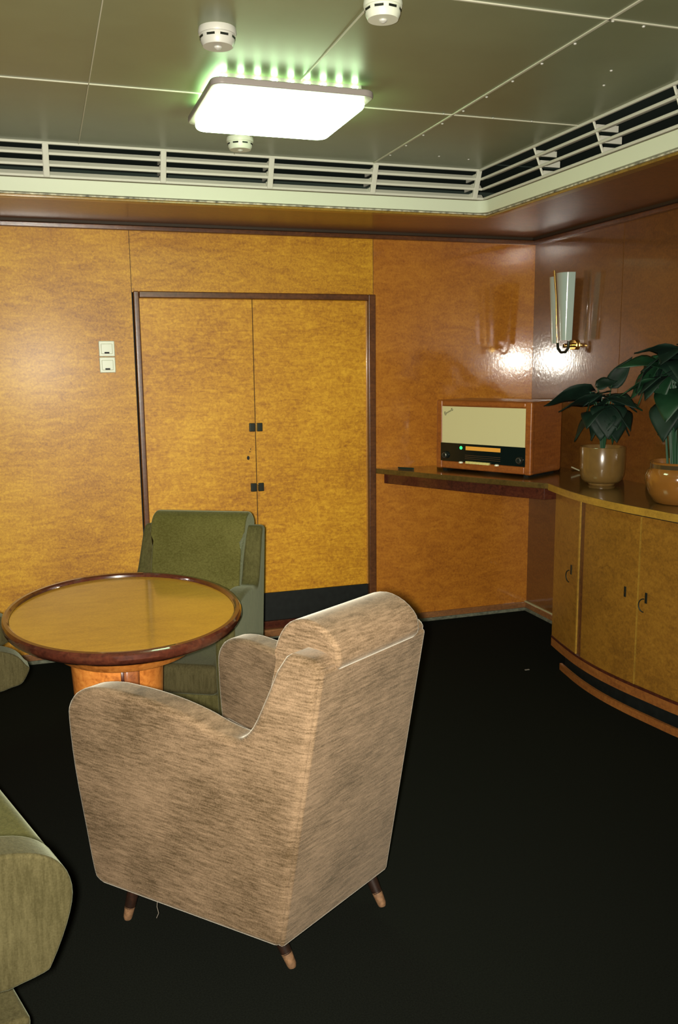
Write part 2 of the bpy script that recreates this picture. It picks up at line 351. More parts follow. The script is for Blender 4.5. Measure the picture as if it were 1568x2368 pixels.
# ventilation grilles
zb = ZF+.004
H = ZC-zb
def ins(z):           # the grille leans inward as it rises
    return S+.044+(RI-S-.044)*(z-zb)/H
def grille(name, along, label):
    g = empty(name, (0, 0, 0), label, 'grille')
    z_l = [zb+.006, zb+H*.36, zb+H*.68, ZC-.004]
    for q, zz in enumerate(z_l):
        i = ins(zz); r = .0065
        b = MB()
        if along == 'x': b.box((XL, -i-r, zz-r*.9), (-i, -i+r, zz+r*.9))
        else: b.box((-i-r, YN, zz-r*.9), (-i+r, -i-r-.0005, zz+r*.9))
        b.build('rail', M['rail'], g, bevel=.003)
    for q in range(3):
        z0 = z_l[q]; i = ins(z0)
        hh = (z_l[q+1]-z0)*(.56 if along == 'x' else .08)
        b = MB()
        if along == 'x':
            b.prism([(-i, z0), (-i+.022, z0+hh), (-i+.026, z0+hh), (-i+.008, z0)], lambda p: (XL, p[0], p[1]), lambda p: (-i, p[0], p[1]))
        else:
            b.prism([(-i, z0), (-i+.03, z0+hh), (-i+.034, z0+hh), (-i+.008, z0)], lambda p: (p[0], YN, p[1]), lambda p: (p[0], -i-.012, p[1]))
        b.build('blade', M['rail'], g)
    posts = {'x': [-4.84, -4.34, -3.84, -3.34, -2.836, -2.342, -1.853, -1.345, -.800], 'y': [-1.306, -1.752, -2.222, -2.69, -3.16, -3.63, -4.1]}[along]
    for q in posts:
        b = MB(); zt = ZC-.006
        i0, i1 = ins(zb), ins(zt)
        if along == 'x':
            b.prism([(-i0-.010, zb), (-i1-.010, zt), (-i1+.008, zt), (-i0+.008, zb)], lambda p: (q-.013, p[0], p[1]), lambda p: (q+.013, p[0], p[1]))
        else:
            b.prism([(-i0-.004, zb), (-i1-.004, zt), (-i1+.008, zt), (-i0+.008, zb)], lambda p: (p[0], q-.0035, p[1]), lambda p: (p[0], q+.0035, p[1]))
        b.build('post', M['rail'], g, bevel=.003)
        f_ = MB()
        for qq in range(3):
            z0 = z_l[qq]; z1 = z0+(z_l[qq+1]-z0)*.62; i0 = ins(z0)
            if along == 'x': f_.prism([(-i0, z0), (-i0, z1), (-i0+.10, z1), (-i0+.10, z0)], lambda p: (q-.014, p[0], p[1]), lambda p: (q-.006, p[0], p[1]))
            else: f_.prism([(-i0, z0), (-i0, z1), (-i0+.10, z1), (-i0+.10, z0)], lambda p: (p[0], q-.004, p[1]), lambda p: (p[0], q+.004, p[1]))
        f_.build('fin', M['rail'], g)
    return g
grille('ventilation_grille', 'x', 'white slatted ventilation grille running above the wall with the double door')
grille('ventilation_grille', 'y', 'white slatted ventilation grille with triangular fins, above the wall lamp side')

# ceiling seams
k = 10
def seam(a, b_, wd=.008):
    global k; k += 1
    o = struct(MB().box((min(a[0], b_[0])-wd/2, min(a[1], b_[1])-wd/2, ZC-.0035), (max(a[0], b_[0])+wd/2, max(a[1], b_[1])+wd/2, ZC+.001)).build('trim_%d' % k, M['seam']))
    return o
def screws(par, pts):
    for x, y in pts:
        MB().lathe([(.0052, 0), (.004, -.003), (.002, -.004)], (x, y, ZC-.002), seg=10).build('screw', M['plastic2'], par)
sC, sB, sA, cD, cE = -1.358, -2.028, -2.70, -1.655, -2.65
o = seam((sC, YN), (sC, -RI)); screws(o, [(sC+.014, -.98-.185*q) for q in range(11)])
seam((sB, YN), (sB, -RI), .004); seam((sA, YN), (sA, -RI), .003); seam((sA-.67, YN), (sA-.67, -RI), .003)
o = seam((XL, cD), (-RI, cD), .006); screws(o, [(-1.19, cD-.01), (-1.02, cD-.01), (-1.40, cD-.01)])
seam((XL, cE), (-RI, cE), .006)
screws(struct(MB().box((-1.05, -1.05, ZC-.001), (-1.049, -1.049, ZC)).build('trim_20', M['seam'])), [(-1.12, -1.02), (-.96, -1.0), (-1.09, -2.28), (-1.02, -2.14), (-1.235, cE+.015)])

# ------------------------------------------------------------------ ceiling lamp
LX0, LX1, LY0, LY1 = -2.335, -1.775, -1.935, -1.40
lamp = empty('ceiling_lamp', ((LX0+LX1)/2, (LY0+LY1)/2, ZC), 'glowing white-green rectangular ceiling lamp with rounded corners', 'ceiling lamp')
def rrect(hx, hy, r, n=5):
    out = []
    for cx, cy, a0 in ((hx-r, hy-r, 0), (-hx+r, hy-r, PI/2), (-hx+r, -hy+r, PI), (hx-r, -hy+r, 1.5*PI)):
        for q in range(n+1): out.append((cx+r*math.cos(a0+PI/2*q/n), cy+r*math.sin(a0+PI/2*q/n)))
    return out
hx, hy = (LX1-LX0)/2, (LY1-LY0)/2
b = MB(); rr = rrect(hx, hy, .04)
b.prism(rr, lambda p: (p[0], p[1], -.044), lambda p: (p[0], p[1], -.022)); b.build('frame', M['lampframe'], lamp, bevel=.005)
b = MB(); rr = rrect(hx-.020, hy-.022, .045)
b.prism(rr, lambda p: (p[0]*.985, p[1]*.985, -.074), lambda p: (p[0], p[1], -.044)); b.build('diffuser', M['diffuser'], lamp, bevel=.012, seg=4)
MB().box((-hx+.04, -hy+.04, -.022), (hx-.04, hy-.04, 0)).build('housing', M['lampframe'], lamp)
for q in range(9):
    x = -hx+.045+(2*hx-.11)*q/8
    MB().box((x-.009, -hy+.030, -.022), (x+.009, -hy+.041, -.006)).build('light_slot', M['slot'], lamp)
MB().box((-hx+.030, -hy+.06, -.022), (-hx+.041, hy-.12, -.006)).build('light_slot', M['slot'], lamp)
MB().box((hx-.041, -hy+.12, -.022), (hx-.030, hy-.06, -.006)).build('light_slot', M['slot'], lamp)

# ------------------------------------------------------------------ smoke detectors
def detector(x, y, label, sc_=1.0, mat='plastic'):
    d = empty('smoke_detector', (x, y, ZC), label, 'smoke detector', group=None)
    MB().lathe([(.050*sc_, 0), (.052*sc_, -.012), (.050*sc_, -.018)], seg=32).build('base', M[mat], d, smooth=True)
    MB().lathe([(.046*sc_, -.018), (.046*sc_, -.036), (.040*sc_, -.048)], seg=32).build('housing', M[mat], d, smooth=True)
    s_ = MB()
    for q in range(8):
        a = 2*PI*q/8+.2
        for da in (-.25, .0, .25):
            pass
        p0 = Vector((math.cos(a), math.sin(a), 0)); t = Vector((-math.sin(a), math.cos(a), 0))
        c0 = p0*.0462*sc_
        s_.add([tuple(c0-t*.012+Vector((0,0,-.030))), tuple(c0+t*.012+Vector((0,0,-.030))), tuple(c0+t*.012+p0*.001+Vector((0,0,-.024))), tuple(c0-t*.012+p0*.001+Vector((0,0,-.024)))], [(0,1,2,3)])
    s_.build('slot', M['bronze'], d)
    MB().lathe([(.012, -.047), (.010, -.052), (.003, -.056)], seg=16).build('sensor_cap', M['plastic2'], d, smooth=True)
    return d
detector(-2.380, -2.265, 'round white smoke detector on the ceiling in front of the ceiling lamp, nearest the camera', 1.05, 'plastic2')
detector(-2.062, -1.085, 'small round white smoke detector just behind the ceiling lamp', 1.1)
detector(-2.005, -2.585, 'white smoke detector at the top edge of the picture, right of the lamp', 1.0)

# ------------------------------------------------------------------ wall switches
for zc_, lb in ((1.690, 'square cream wall switch with dark slot, upper one of the pair left of the door'), (1.605, 'square cream wall switch with dark slot, lower one of the pair left of the door')):
    s_ = empty('wall_switch', (-2.575, 0, zc_), lb, 'wall switch')
    MB().box((-.041, -.018, -.041), (.041, 0, .0405)).build('cover', M['plastic'], s_, bevel=.005)
    MB().box((-.030, -.023, -.028), (.030, -.015, .026)).build('rocker', M['plastic'], s_, bevel=.006)
    MB().box((-.013, -.0245, -.026), (.012, -.020, -.017)).build('indicator_slot', M['black'], s_)

# ------------------------------------------------------------------ wall lamp on the right wall
wl = empty('wall_lamp', (-.012, -.455, 1.70), 'brass wall lamp with tall tapering frosted glass shades beside the corner', 'wall lamp')
def shade(y0, x0, w_top, w_bot, depth, name, mat, z0=.015, z1=.385, seg=10, yaw=0.0, lean=.02):
    vs = []; fs = []
    for j, (zz, wd) in enumerate(((z0, w_bot), (z0+(z1-z0)*.5, (w_top+w_bot)/2), (z1, w_top))):
        for s_ in (1, 0):
            for i in range(seg+1):
                t = -1+2*i/seg
                yy = t*wd/2; xx = -depth*(1-t*t)-(0.004 if s_ else 0)-lean*j/2
                c_, n_ = math.cos(yaw), math.sin(yaw)
                vs.append((x0+xx*c_-yy*n_, y0+xx*n_+yy*c_, zz))
    n = 2*(seg+1)
    for j in range(2):
        for i in range(seg):
            fs.append((j*n+i, j*n+i+1, (j+1)*n+i+1, (j+1)*n+i)); k2 = seg+1
            fs.append((j*n+k2+i, (j+1)*n+k2+i, (j+1)*n+k2+i+1, j*n+k2+i+1))
    for i in range(seg):
        fs.append((i, seg+1+i, seg+2+i, i+1)); o_ = 2*n; fs.append((o_+i, o_+i+1, o_+seg+2+i, o_+seg+1+i))
    for j in range(2):
        fs.append((j*n, (j+1)*n, (j+1)*n+seg+1, j*n+seg+1)); fs.append((j*n+seg, j*n+2*seg+1, (j+1)*n+2*seg+1, (j+1)*n+seg))
    return MB().add(vs, fs).build(name, mat, wl, smooth=True)
shade(-.045, -.075, .115, .075, .030, 'glass_shade', M['frosted'], yaw=.55)
shade(.098, -.060, .085, .065, .012, 'glass_shade', M['frosted'], z0=.0, z1=.375, yaw=-.2)
gl, nt, p = newmat('clear_glass'); p.inputs['IOR'].default_value = 1.25; p.inputs['Transmission Weight'].default_value = 1; p.inputs['Roughness'].default_value = .02; p.inputs['Base Color'].default_value = (1, .97, .9, 1)
shade(-.185, -.035, .045, .035, .010, 'clear_glass_panel', gl, yaw=.9)
MB().tube([(-.085, .022, -.01), (-.095, .024, .12), (-.10, .027, .26), (-.112, .034, .405)], [.0055, .005, .005, .006], 10).build('stem_rod', M['brass'], wl, smooth=True)
MB().tube([(-.085, .022, .0), (-.088, .012, -.030), (-.085, -.015, -.052), (-.075, -.045, -.050), (-.068, -.060, -.03), (-.066, -.062, .01)], .008, 10).build('bracket_hoop', M['bronze'], wl, smooth=True)
MB().prism(rrect(.028, .036, .02), lambda p: (-.012, p[1]-.02, p[0]-.01), lambda p: (0, p[1]-.02, p[0]-.01)).build('wall_plate', M['brass'], wl, bevel=.003)
MB().tube([(0, -.02, -.01), (-.07, -.02, -.015)], .012, 10).build('arm', M['brass'], wl, smooth=True)

# ------------------------------------------------------------------ counter and curved cabinet
ZT = .978
ctr = [(-1.062, -.002), (-.99, -.12), (-.83, -.40), (-.70, -.62), (-.56, -.84), (-.462, -.972)]
WX = lambda y: -y*math.tan(math.radians(RWA))
curve = [(-.462, -.972), (-.492, -1.12), (-.520, -1.30), (-.530, -1.48), (-.520, -1.66), (-.498, -1.82), (-.468, -2.0), (-.40, -2.25), (-.30, -2.50), (-.16, -2.75), (WX(-2.95), -2.95)]
cv = [(p.x, p.y) for p in catmull([(a, b_, 0) for a, b_ in curve], 5)]
top = ctr[:-1]+cv+[(-.001, -.002)]
b = MB(); b.prism(top, lambda p: (p[0], p[1], ZT-.030), lambda p: (p[0], p[1], ZT))
ct = b.build('countertop', M['counter'], bevel=.004)
tag(ct, 'glossy dark wood corner countertop carrying the radio and the potted plants', 'countertop')
def ribbon(pts, z0, z1, off0, off1, name, mat, parent, bevel=0):
    """vertical band following a plan polyline; off = offset to the right-hand normal (towards the room)"""
    P2 = [Vector((a, b_)) for a, b_ in pts]; n = len(P2); vs = []
    for i, q in enumerate(P2):
        t = (P2[min(i+1, n-1)]-P2[max(i-1, 0)]).normalized(); nn = Vector((t.y, -t.x))
        if nn.x > 0: nn = -nn
        A = q+nn*off0; B = q+nn*off1
        vs += [(A.x, A.y, z0), (B.x, B.y, z0), (B.x, B.y, z1), (A.x, A.y, z1)]
    fs = [(0, 1, 2, 3), tuple(4*(n-1)+k_ for k_ in (3, 2, 1, 0))]
    for i in range(n-1):
        for a in range(4): fs.append((4*i+a, 4*i+(a+1) % 4, 4*(i+1)+(a+1) % 4, 4*(i+1)+a))
    return MB().add(vs, fs).build(name, mat, parent, bevel=bevel, smooth=True)
edge_m = wood('counter_edge_wood', (.22,.12,.018), (.32,.18,.025), (.40,.23,.03), rough=.35, coat=.6, coatr=.15, streak=(4,4,20))
ribbon(cv, ZT-.034, ZT-.001, -.002, .004, 'edge_band', edge_m, ct)
# apron under the diagonal shelf
ap = [(-1.00, -.012), (-.90, -.19), (-.80, -.37), (-.68, -.58), (-.55, -.79), (-.462, -.93)]
apo = MB().prism(ap+[(-.035, -.93), (-.02, -.012)], lambda p: (p[0], p[1], ZT-.092), lambda p: (p[0], p[1], ZT-.031)).build('apron', M['mahogany'], ct, bevel=.003)
# cabinet
cab = empty('curved_cabinet', (-.2, -1.8, 0), 'bow-fronted veneered cabinet with brass edged doors under the countertop', 'cabinet')
def loc2(pts): return [(a+.2, b_+1.8) for a, b_ in pts]
def shrink(pts, d):
    P2 = [Vector(q) for q in pts]; n = len(P2); out = []
    for i, q in enumerate(P2):
        t = (P2[min(i+1, n-1)]-P2[max(i-1, 0)]).normalized(); nn = Vector((t.y, -t.x))
        if nn.x > 0: nn = -nn
        s_ = q-nn*d; out.append((s_.x, s_.y))
    return out
face = shrink(cv, .040)
inner = shrink(cv, .062)
body = loc2(inner+[(WX(-2.9)-.002, -2.9), (WX(-.98)-.004, -.98)])
MB().prism(body, lambda p: (p[0], p[1], .10), lambda p: (p[0], p[1], ZT-.036)).build('carcass', M['cabinet'], cab)
def sub(pts, y1, y0):
    """part of polyline between y1 (far) and y0 (near)"""
    out = []
    for i in range(len(pts)-1):
        a, b_ = Vector(pts[i]), Vector(pts[i+1])
        for k_ in range(8):
            q = a.lerp(b_, k_/8)
            if y0 <= q.y <= y1: out.append((q.x, q.y))
    return out
LF = loc2(face)
off = 1.8
def door_seg(y1, y0, hy=None, ring=True, lab=None):
    pts = sub(face, y1, y0); pts = [(a+.2, b_+1.8) for a, b_ in pts]
    d = ribbon(pts, .165, ZT-.048, -.018, .0, 'door', M['cabinet'], cab)
    if hy is not None:
        q = min(pts, key=lambda p: abs(p[1]-(hy+1.8))); i = pts.index(q)
        t = (Vector(pts[min(i+1, len(pts)-1)])-Vector(pts[max(i-1, 0)])).normalized(); nn = Vector((t.y, -t.x))
        if nn.x > 0: nn = -nn
        C_ = Vector((q[0], q[1])); zc_ = .575
        def pt(along, out, z): v = C_+t*along+nn*out; return (v.x, v.y, z)
        MB().add([pt(a, o_, z) for z in (zc_-.024, zc_+.024) for a, o_ in ((-.006, 0), (.006, 0), (.006, .004), (-.006, .004))],
                 [(0,1,2,3), (4,7,6,5), (0,4,5,1), (1,5,6,2), (2,6,7,3), (3,7,4,0)]).build('escutcheon', M['bronze'], d, bevel=.001)
        if ring:
            pth = [pt(-.004-.024*math.sin(a), .010+.006*math.sin(a), zc_-.004-.030+.030*math.cos(a)) for a in [PI*q_/10 for q_ in range(11)]]
            MB().tube(pth, .0028, 8).build('ring_pull', M['bronze'], d, smooth=True)
        else:
            MB().lathe([(.0035, 0), (.002, .004)], (0, 0, 0), seg=10).build('key_stud', M['brass'], d).matrix_local = Matrix.Translation(pt(0, .004, zc_-.004)) @ Matrix.Rotation(-PI/2, 4, 'Y')
    return d
Y_A, Y_B, Y_C, Y_D = -1.28, -1.335, -1.735, -2.10
door_seg(-.975, Y_A, -1.21)
stp = [(a+.2, b_+1.8) for a, b_ in sub(face, Y_A-.008, Y_B+.004)]
ribbon(stp, .165, ZT-.048, -.018, -.004, 'stile', M['trimwood'], cab)
stp = [(a+.2, b_+1.8) for a, b_ in sub(face, Y_A-.001, Y_A-.014)]
ribbon(stp, .165, ZT-.048, -.018, .003, 'edge_bead', edge_m, cab)
door_seg(Y_B, Y_C+.004, -1.66, ring=False)
stp = [(a+.2, b_+1.8) for a, b_ in sub(face, Y_C+.004, Y_C-.004)]
ribbon(stp, .165, ZT-.048, -.018, .003, 'edge_bead', edge_m, cab)
door_seg(Y_C-.004, Y_D, -1.785)
door_seg(Y_D-.03, -2.5)
base_w = wood('cabinet_base_wood', (.15,.05,.014), (.24,.085,.02), (.3,.12,.028), rough=.35, coat=.5, coatr=.2, streak=(3,3,20))
ribbon(loc2(shrink(cv, .045)), ZT-.048, ZT-.034, -.01, .0, 'shadow_groove', M['black'], cab)
ribbon(LF, .152, .164, -.018, .003, 'lower_bead', M['mahogany'], cab)
ribbon(LF, .108, .152, -.020, .002, 'lower_rail', base_w, cab)
pl_ = shrink(cv[3:], .115)
ribbon(loc2(shrink(cv[2:], .10)), .0, .108, -.02, .0, 'toe_kick', M['black'], cab)
ribbon(loc2(shrink(cv[3:], .058)), 0, .034, -.014, .0, 'plinth_strip', base_w, cab)

# ------------------------------------------------------------------ radio
RA, RB = Vector((-.748, -.205)), Vector((-.443, -.755))
dd = (RB-RA); RW = dd.length; ang = math.atan2(dd.y, dd.x)
radio = empty('table_radio', ((RA.x+RB.x)/2, (RA.y+RB.y)/2, ZT), 'wooden valve radio with cream speaker cloth and lit dial standing on the corner shelf', 'radio', rz=ang)
# local: x along the front from left to right, y into the depth
h = .408; hw = RW/2; D = .335
b = MB(); b.box((-hw, .012, .012), (hw, D, h)); b.build('case', M['radio'], radio, bevel=.016, seg=4)
b = MB(); t = .042
for a_ in ((-hw, 0, .012, -hw+t, .04, h), (hw-t, 0, .012, hw, .04, h), (-hw+t-.002, .002, h-.034, hw-t+.002, .04, h-.004), (-hw+t-.002, .002, .014, hw-t+.002, .04, .058)):
    b.box(a_[:3], a_[3:])
b.build('front_frame', M['radio'], radio, bevel=.010, seg=4)
MB().box((-hw+.03, .004, .160), (hw-.03, .016, h-.036)).build('speaker_cloth', M['cloth'], radio)
dp = MB().box((-hw+.034, -.002, .058), (hw-.034, .016, .163)).build('dial_panel', M['dial'], radio, bevel=.002)
MB().box((-.105, -.0035, .128), (.125, 0, .150)).build('lit_scale', M['amber'], dp)
b = MB()
for q in range(3): b.box((-.11, -.0032, .078+q*.010), (.125, -.001, .0795+q*.010))
b.build('scale_lines', M['dimscale'], dp)
MB().lathe([(.010, 0), (.009, .002)], seg=16).build('tuning_eye', M['eye'], dp).matrix_local = Matrix.Translation((-.137, -.003, .139)) @ Matrix.Rotation(PI/2, 4, 'X')
knobm = plain('dark_knob', (.012,.016,.013), .25)
for kx in (-hw+.072, hw-.066):
    kn = MB().lathe([(.021, 0), (.021, .012), (.017, .018), (.006, .018)], seg=28).build('knob', knobm, radio, smooth=True)
    kn.matrix_local = Matrix.Translation((kx, -.002, .092)) @ Matrix.Rotation(PI/2, 4, 'X')
    MB().lathe([(.015, .0182), (.013, .020), (.012, .0182)], seg=28, cap=False).build('knob_ring', M['steel'], kn)
for q in range(7):
    x = -.098+q*.0225
    MB().box((x, -.016, .052), (x+.0212, .004, .066)).build('key_button', M['ivory'], radio, bevel=.002)
for x in (-.135, .105):
    MB().lathe([(.013, 0), (.012, .007), (.006, .010)], (x, -.006, .052), seg=16).build('side_button', plain('white_button', (.75,.78,.6), .3), radio, smooth=True)
# script emblem on the cloth (illegible at this size: slanted pen strokes)
em = MB()
def stroke(pts, r):
    ca, sa = math.cos(.46), math.sin(.46)
    em.tube([(-hw+.058+x*ca-z*sa, .0025, .325+x*sa+z*ca) for x, z in pts], r, 6)
stroke([(0, -.004), (.003, .012), (.008, .014), (.010, .008), (.004, .003), (.010, .001), (.008, -.006), (0, -.004)], .0014)
stroke([(.012+.0036*q_+(.001 if q_ % 2 else 0), (.006 if q_ % 2 else -.002)) for q_ in range(11)], .0014)
stroke([(.054, .000), (.055, .010), (.062, .012), (.058, .006), (.064, .003), (.060, -.003), (.054, -.001)], .0014)
em.build('script_emblem', M['ink'], radio)
MB().box((-hw+.03, .03, 0), (-hw+.06, D-.03, .012)).build('foot', M['black'], radio)
MB().box((hw-.06, .03, 0), (hw-.03, D-.03, .012)).build('foot', M['black'], radio)
cb = MB().tube([(p.x, p.y, p.z) for p in catmull([(-.10, -.62, ZT+.03), (-.07, -.66, ZT+.012), (-.055, -.70, ZT+.006), (-.09, -.77, ZT+.006), (-.075, -.80, ZT+.05), (-.03, -.80, ZT+.09), (-.002, -.79, ZT+.10)], 6)], .004, 8).build('power_cord', plain('cream_cord', (.30,.26,.16), .5), smooth=True)
tag(cb, 'short cream power cord lying behind the radio near the mustard pot', 'cord')
cl = MB().prism(rrect(.065, .013, .01), lambda p: (-.905+p[0]*.5-p[1]*.2, -.125-p[0]*.55+p[1], ZT+.001), lambda p: (-.905+p[0]*.5-p[1]*.2, -.125-p[0]*.55+p[1], ZT+.012)).build('pen_case', plain('dark_green_plastic', (.008,.02,.014), .35), bevel=.003)
tag(cl, 'small flat dark green object lying on the shelf left of the radio', 'small object')

# ------------------------------------------------------------------ potted plants
def leaf_mesh(L_, W_, droop=.35, fold=.18, nx=8, ny=6, tipc=1.0, wav=.0):
    vs = []; fs = []
    for i in range(nx+1):
        t = i/nx
        wd = W_*(math.sin(PI*min(1, t*1.02)**.62))**.85*(1-.12*t) if 0 < t < 1 else 0.0008
        ang_ = -droop*t*1.6
        x = L_*t*math.cos(droop*t*.7); z = -L_*t*math.sin(droop*t*.9)
        for j in range(-ny//2, ny//2+1):
            s_ = j/(ny/2)
            vs.append((x-.10*L_*abs(s_)*(1-t)*1.2, s_*wd/2, z+abs(s_)*wd*fold*.5+wav*math.sin(9*t+3*s_)*abs(s_)))
    n = ny+1
    for i in range(nx):
        for j in range(ny): fs.append((i*n+j, i*n+j+1, (i+1)*n+j+1, (i+1)*n+j))
    return vs, fs
def add_leaf(par, base, az, el, L_, W_, mat, roll=0.0, droop=.35, stem_from=(0, 0, 0), sr=.0035):
    vs, fs = leaf_mesh(L_, W_*1.3, droop, wav=.006)
    o = MB().add(vs, fs).build('leaf', mat, par, smooth=True)
    so = o.modifiers.new('solid', 'SOLIDIFY'); so.thickness = .0012
    o.matrix_local = Matrix.Translation(base) @ Matrix.Rotation(az, 4, 'Z') @ Matrix.Rotation(-el, 4, 'Y') @ Matrix.Rotation(roll, 4, 'X')
    a = Vector(stem_from); c_ = Vector(base); mid_ = a.lerp(c_, .55)+Vector((0, 0, .02)); mid_.x = mid_.x*.7+a.x*.3; mid_.y = mid_.y*.7+a.y*.3
    MB().tube(catmull([a, mid_, c_], 5), [sr]*5+[sr*.8]*6, 6).build('stem', M['stem'], par, smooth=True)
    return o
def filler(par, H0, n, R_, zlo, zhi, L0, L1, seed, bias=0.0, root=.02):
    rnd = random.Random(seed); rows = []
    for q in range(n):
        a = rnd.uniform(-2.6, 2.6); rr_ = rnd.uniform(.2, 1)*R_
        z = rnd.uniform(zlo, zhi); el = rnd.uniform(-.9, .25)-(.35 if z < (zlo+zhi)/2 else 0)
        L_ = rnd.uniform(L0, L1)
        rows.append((rr_*math.sin(a)*.6+bias, z, rr_*math.cos(a)*.5, math.sin(a)+bias*2, math.cos(a)*.8+.25, el, L_, L_*rnd.uniform(.48, .66), rnd.choice(['leaf', 'leaf', 'leaf2']), rnd.uniform(-.5, .5), rnd.uniform(.3, .7)))
    spec(par, H0, rows, root)
# the right-hand axis of the view in plan, only to describe which way leaves spread along the right wall
p1 = empty('potted_plant', (-.245, -1.115, ZT), 'dark leafy plant in a straight mustard glazed pot, nearer to the radio', 'plant')
R1, H1 = .1115, .196
MB().lathe([(0.001, .0), (.062, .0), (.066, .004), (.067, .012), (.085, .016), (.100, .030), (.1085, .055), (R1, .09), (R1, H1-.004), (R1-.002, H1), (R1-.006, H1), (R1-.008, H1-.006), (R1-.010, H1-.05), (.001, H1-.06)], seg=48, cap=False).build('pot', M['pot1'], p1, smooth=True)
MB().lathe([(.001, H1-.042), (.05, H1-.038), (R1-.009, H1-.045)], seg=24, cap=False).build('soil', M['soil'], p1, smooth=True)
def D2(right, toward):     # unit vectors in plan: right of view, toward camera
    return Vector((cr.x, cr.y, 0)).normalized()*right - Vector((cf.x, cf.y, 0)).normalized()*toward
def az_of(v): return math.atan2(v.y, v.x)
def spec(par, H0, rows, root=.02):
    for (rx, hz, tw, dr, dt, el, L_, W_, mt, roll, droop) in rows:
        bpos = D2(rx, tw); az = az_of(D2(dr, dt))
        st = D2(rx*root*4, tw*root*4)
        add_leaf(par, (bpos.x, bpos.y, hz), az, el, L_, W_, M[mt], roll, droop, stem_from=(st.x, st.y, H0))
spec(p1, H1-.045, [
 # offset right, height, toward, direction right, direction toward, elevation, length, width
 (-.05, .42, .02, -1, .35, .10, .24, .115, 'leaf', .5, .35),
 (-.04, .38, .05, -.9, .8, -.05, .15, .12, 'leaf', .2, .6),
 (.00, .40, .06, -.25, 1, -.55, .17, .14, 'leaf', 0, .6),
 (.03, .40, .05, .55, .8, -.35, .16, .13, 'leaf', -.2, .5),
 (.04, .43, .0, 1, .3, -.02, .15, .09, 'leaf2', -.3, .4),
 (-.02, .46, -.02, -.4, .5, .15, .14, .11, 'leaf', .1, .5),
 (.02, .45, -.03, .3, .6, -.1, .13, .11, 'leaf', .1, .5),
 (-.03, .36, .08, -.5, 1, -.75, .13, .11, 'leaf', .0, .5),
 (.02, .35, .08, .3, 1, -.9, .13, .10, 'leaf', .0, .4),
 (.00, .34, .09, .0, 1, -1.1, .10, .09, 'leaf2', .0, .4),
 (.04, .50, -.03, .6, -.2, .85, .17, .07, 'leaf', .9, -.2),
 (-.075, .47, .0, -1, .1, -.1, .26, .10, 'leaf', .8, .25),
 (-.04, .50, .0, .75, .1, .30, .10, .060, 'leaf', .8, .1),
])
filler(p1, H1-.045, 14, .07, .35, .46, .11, .16, 5)
p2 = empty('potted_plant', (-.285, -1.735, ZT), 'tall bushy plant in a bulbous honey brown glazed pot at the right edge', 'plant')
R2, H2 = .142, .186
MB().lathe([(.001, .0), (.085, .0), (.098, .006), (.125, .045), (.140, .095), (.140, .125), (.130, .150), (.121, .158), (.120, .178), (.124, H2), (.118, H2), (.113, H2-.02), (.110, H2-.05), (.001, H2-.06)], seg=56, cap=False).build('pot', M['pot2'], p2, smooth=True)
MB().lathe([(.001, H2-.03), (.06, H2-.026), (.112, H2-.03)], seg=24, cap=False).build('soil', M['soil'], p2, smooth=True)
MB().lathe([(.1215, .158), (.1218, .176), (.1205, .176), (.1203, .158)], seg=56, cap=False).build('dark_rim_band', plain('dark_glaze', (.05,.035,.015), .1, coat=.8), p2, smooth=True)
spec(p2, H2-.03, [
 (-.10, .60, .02, -1, .3, .35, .20, .09, 'leaf2', -.5, .5),
 (-.06, .65, .02, -1, .2, .35, .19, .10, 'leaf', .3, .4),
 (.00, .68, .0, -.7, .6, .10, .22, .14, 'leaf', .1, .5),
 (.04, .70, .02, .2, .9, .0, .20, .15, 'leaf', .1, .5),
 (.08, .69, .0, .9, .4, .15, .20, .14, 'leaf', .0, .5),
 (-.08, .56, .05, -1, .5, -.15, .18, .13, 'leaf', .2, .5),
 (-.05, .50, .08, -.8, .8, -.35, .18, .14, 'leaf2', .1, .5),
 (-.02, .62, .09, -.3, 1, -.2, .20, .15, 'leaf', 0, .6),
 (.05, .60, .08, .3, 1, -.3, .20, .15, 'leaf', 0, .6),
 (.10, .60, .05, .8, .7, -.1, .20, .15, 'leaf', 0, .5),
 (-.08, .44, .06, -.6, .7, -.8, .17, .12, 'leaf', .1, .4),
 (.00, .48, .10, .0, 1, -.7, .18, .14, 'leaf2', 0, .5),
 (.08, .48, .08, .5, .8, -.6, .18, .14, 'leaf', 0, .5),
 (-.12, .52, .0, -1, .1, .05, .18, .10, 'leaf2', .4, .4),
 (-.13, .60, .0, -.9, .3, -.5, .16, .11, 'leaf', .6, .4),
 (.02, .68, .05, -.1, 1, .15, .18, .14, 'leaf', 0, .7),
 (-.03, .57, .03, -.8, .2, .1, .22, .13, 'leaf', .2, .6),
], root=.1)

filler(p2, H2-.03, 16, .10, .46, .66, .14, .20, 9, root=.08)
filler(p2, H2-.03, 14, .09, .44, .64, .14, .19, 21, bias=-.07, root=.08)

